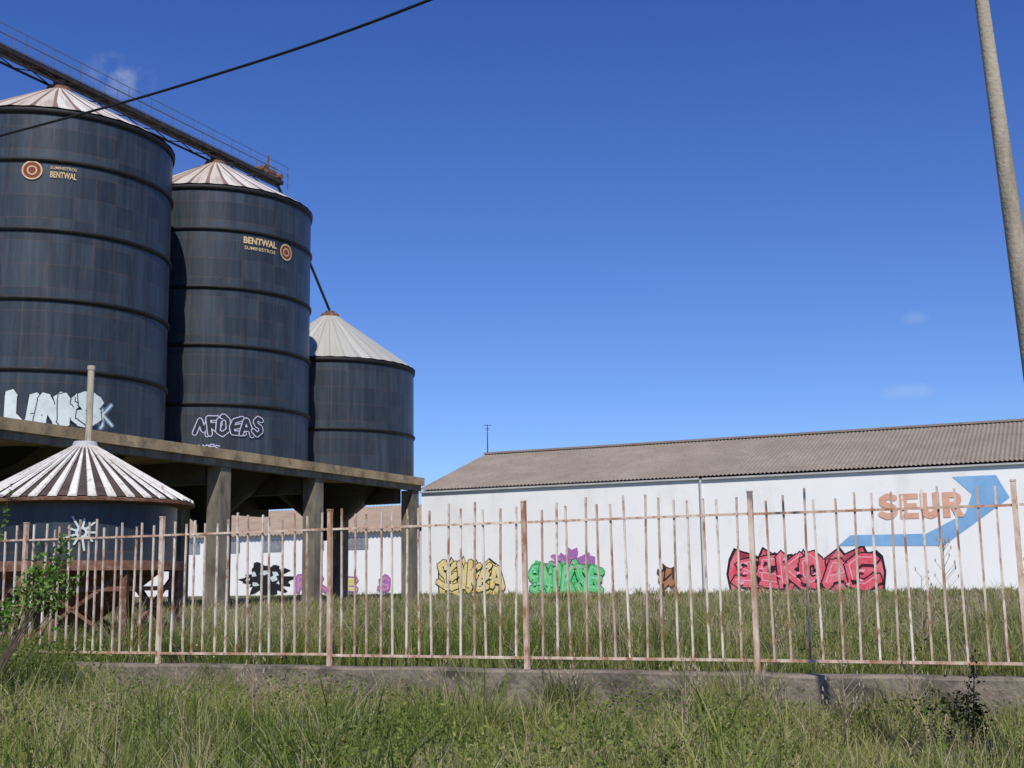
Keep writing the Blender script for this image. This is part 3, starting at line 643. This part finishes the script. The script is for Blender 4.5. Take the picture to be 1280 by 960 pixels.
# ---------------------------------------------------------------- retaining wall and fence
ZW=.7725; ZR=2.192; ZT=2.3875
rw=root('retaining_wall',fpt(0,0,.1),'low stained concrete wall under the rusty fence','wall')
mb=MB()
n=90
for k in range(n+1):
    s_=-20+40*k/n; e=random.uniform(-.022,.022)
    for o,z in ((-.16,-.1),(-.16,ZW-.02+e*.5),(-.13,ZW+e*.3),(.13,ZW+e*.3),(.16,ZW-.02),(.16,-.1)): mb.v.append(fpt(s_,o+e*.6,z))
for k in range(n):
    for j in range(5): a=k*6+j; mb.face((a,a+6,a+7,a+1))
part('coping',mb,M_wallc,rw)
fe=root('fence',fpt(0,0,ZW),'rusty iron picket fence with flaking pale paint on a low wall','fence')
pm=MB(); pm.cbox((0,0,(ZT+ZW)/2-.01),(.045,0,0),(0,.045,0),(0,0,ZT-ZW+.02)); pm.cbox((0,0,ZT+.01),(.052,0,0),(0,.052,0),(0,0,.015)); pmesh=pm.mesh('post',M_post)
km=MB(); km.cbox((0,0,(ZR+.15+ZW+.09)/2),(.018,0,0),(0,.018,0),(0,0,ZR+.15-ZW-.09)); 
kmesh=km.mesh('picket',M_fence)
def place(name,me,loc,rz,tilt=(0,0),sc=1):
    o=bpy.data.objects.new(name,me); link(o); o.parent=fe; o.matrix_parent_inverse=Matrix.Translation(-V(fe.location)); o.location=loc; o.rotation_euler=(tilt[0],tilt[1],rz); o.scale=(1,1,sc); return o
random.seed(12)
PS=[-8.8,-6.55,-4.5,-2.25,0,2.25,4.5,6.75]
for s_ in PS:
    place('post',pmesh,fpt(s_,0,0),FA,(0,random.uniform(-.008,.008)))
for a,b_ in zip(PS,PS[1:]):
    mb=MB(); mb.beam(fpt(a+.024,0,ZR),fpt(b_-.024,0,ZR+random.uniform(-.01,.01)),.010,.022); part('rail',mb,M_post,fe)
    mb=MB(); mb.beam(fpt(a+.024,0,ZW+.11),fpt(b_-.024,0,ZW+.11+random.uniform(-.01,.01)),.010,.026); part('rail',mb,M_post,fe)
    for k in range(1,15):
        place('picket',kmesh,fpt(a+(b_-a)/15*k+random.uniform(-.014,.014),.016,random.uniform(-.004,.004)),FA,(random.uniform(-.005,.005),random.uniform(-.017,.017)),random.choice((1,1,1.005,1.015,.985,1.03)))

# ---------------------------------------------------------------- pole and cable
PX,PY=3.29,7.26
po=root('utility_pole',(PX,PY,.1),'tall tapering concrete utility pole beside the fence','utility pole')
mb=MB()
def pxz(z): return PX-.056*z
for k in range(8):
    z0,z1=-.1+k*.875,-.1+(k+1)*.875; r0=.090-.0095*z0; r1=.090-.0095*z1
    mb.tube((pxz(z0),PY,z0),(pxz(z1),PY,z1),r0,r1,n=20,cap=(k in (0,7)))
part('shaft',mb,M_pole,po,True)
TX=pxz(6.75)
mb=MB(); mb.tube((TX-.12,PY,6.75),(TX+.12,PY,6.75),.03,n=8); mb.tube((TX-.12,PY,6.7),(TX-.12,PY,6.85),.035,n=8); part('cable_bracket',mb,M_darksteel,po)
cr_=root('power_cable',(-.67,10,6.62),'thin black overhead cable sagging from the pole','cable')
pts=[]
key=[V((TX-.1,7.26,6.72)),V((-.67,10,6.62)),V((-3.23,11.89,6.71)),V((-6.09,14,6.97)),V((-12,18.4,7.6)),V((-24,27.2,9.6))]
mb=MB()
def cat(p0,p1,p2,p3,t): return .5*((2*p1)+(p2-p0)*t+(2*p0-5*p1+4*p2-p3)*t*t+(3*p1-p0-3*p2+p3)*t*t*t)
K=[key[0]*2-key[1]]+key+[key[-1]*2-key[-2]]
for i in range(1,len(K)-2):
    for k in range(8): pts.append(cat(K[i-1],K[i],K[i+1],K[i+2],k/8))
pts.append(key[-1])
for a,b_ in zip(pts,pts[1:]): mb.tube(a,b_,.015,n=6,cap=False)
part('wire',mb,M_black,cr_,True)

# ---------------------------------------------------------------- shrubs and weeds
M_leaf=grass_mat('shrub_leaves',[(0,(.05,.10,.02)),(.5,(.13,.24,.05)),(1,(.26,.38,.10))])
M_leafd=grass_mat('dark_shrub_leaves',[(0,(.008,.012,.005)),(.5,(.018,.03,.01)),(1,(.05,.07,.02))])
M_bark=mat_noise('shrub_bark',(.07,.05,.035),(.14,.11,.08),10,.9)
def shrub(label,base,blobs,size,lm,seed,cat_='shrub'):
    r=np.random.default_rng(seed); rt=root('shrub',base,label,cat_)
    mb=MB(); P=[]
    for (c,rad,nb,nl) in blobs:
        c=V(c)
        for k in range(nb):
            e=c+V(r.normal(0,.5,3))*rad
            mid=(V(base)+e)/2+V(r.normal(0,.06,3)); mb.tube(base,mid,.008,.006,n=5,cap=False); mb.tube(mid,e,.006,.003,n=5,cap=False)
            m=int(nl/nb); t=r.uniform(.6,1.08,m)[:,None]
            p=np.array(mid)[None]*(1-t)+np.array(e)[None]*t+r.normal(0,.17*rad,(m,3)); P.append(p)
    part('branch',mb,M_bark,rt)
    P=np.concatenate(P); m=len(P); d=r.normal(size=(m,3)); d/=np.linalg.norm(d,axis=1)[:,None]; q=np.cross(d,r.normal(size=(m,3))); q/=np.linalg.norm(q,axis=1)[:,None]
    s_=(size*r.uniform(.6,1.3,m))[:,None]; vv=np.stack([P-d*s_,P+q*s_*.5,P+d*s_,P-q*s_*.5],1).reshape(-1,3)
    T=(np.array([[0,1,2],[0,2,3]])[None]+np.arange(m)[:,None,None]*4).reshape(-1,3)
    me=fast_mesh('foliage',vv,T,np.repeat(np.clip(r.normal(.5,.25,m),0,1),4),lm)
    part('foliage',me,None,rt)
shrub('leafy green shrub leaning against the rusty fence',(-5.25,12.1,.3),[((-4.32,12.05,1.84),.24,6,330),((-4.55,12.1,1.72),.24,6,330),((-4.85,12.1,1.58),.24,5,280),((-5.05,12.1,1.42),.22,4,200),((-4.95,12.1,2.55),.08,1,40)],.032,M_leaf,4)
shrub('dark low shrub growing in the verge grass',(3.0,8.4,.25),[((2.95,8.4,.75),.22,8,420),((3.1,8.5,.6),.25,8,420),((2.85,8.3,.5),.2,5,300)],.016,M_leafd,5)
M_dry=mat_noise('dry_stalk',(.26,.19,.13),(.40,.32,.23),12,.9)
random.seed(5)
def weed(x,y,h):
    z=gzxy(x,y); rt=root('dried_weed',(x,y,z),'tall dry branching weed standing in the grass','plant','dry weeds by the fence')
    mb=MB(); tip=V((x+random.uniform(-.08,.08),y,z+h)); mb.tube((x,y,z),tip,.007,.003,n=5)
    for k in range(int(h*26)):
        t=random.uniform(.3,1); p=V((x,y,z)).lerp(tip,t); a=random.uniform(0,6.28); l=.18*(1.15-t)+.03
        q=p+V((math.cos(a)*l,math.sin(a)*l,l*1.1)); mb.tube(p,q,.003,.002,n=3,cap=False); mb.tube(q,q+V((0,0,.03)),.008,.004,n=4)
    part('stalk',mb,M_dry,rt)
for x,y,h in ((4.0,11.6,1.2),(3.85,11.9,.9),(4.7,11.2,1.0),(1.4,12.6,.8),(1.1,13.2,.7),(-1.5,13.6,.6),(.5,10.9,.6),(2.0,10.0,.6),(-2.5,12.2,.6),(2.7,12.4,.6),(-.6,11.0,.6),(3.2,10.2,.6),(1.5,10.6,.6),(-3.3,12.6,.45),(1.3,9.6,.7),(-2.2,10.6,.6),(2.4,9.2,.7)): weed(x,y,h)
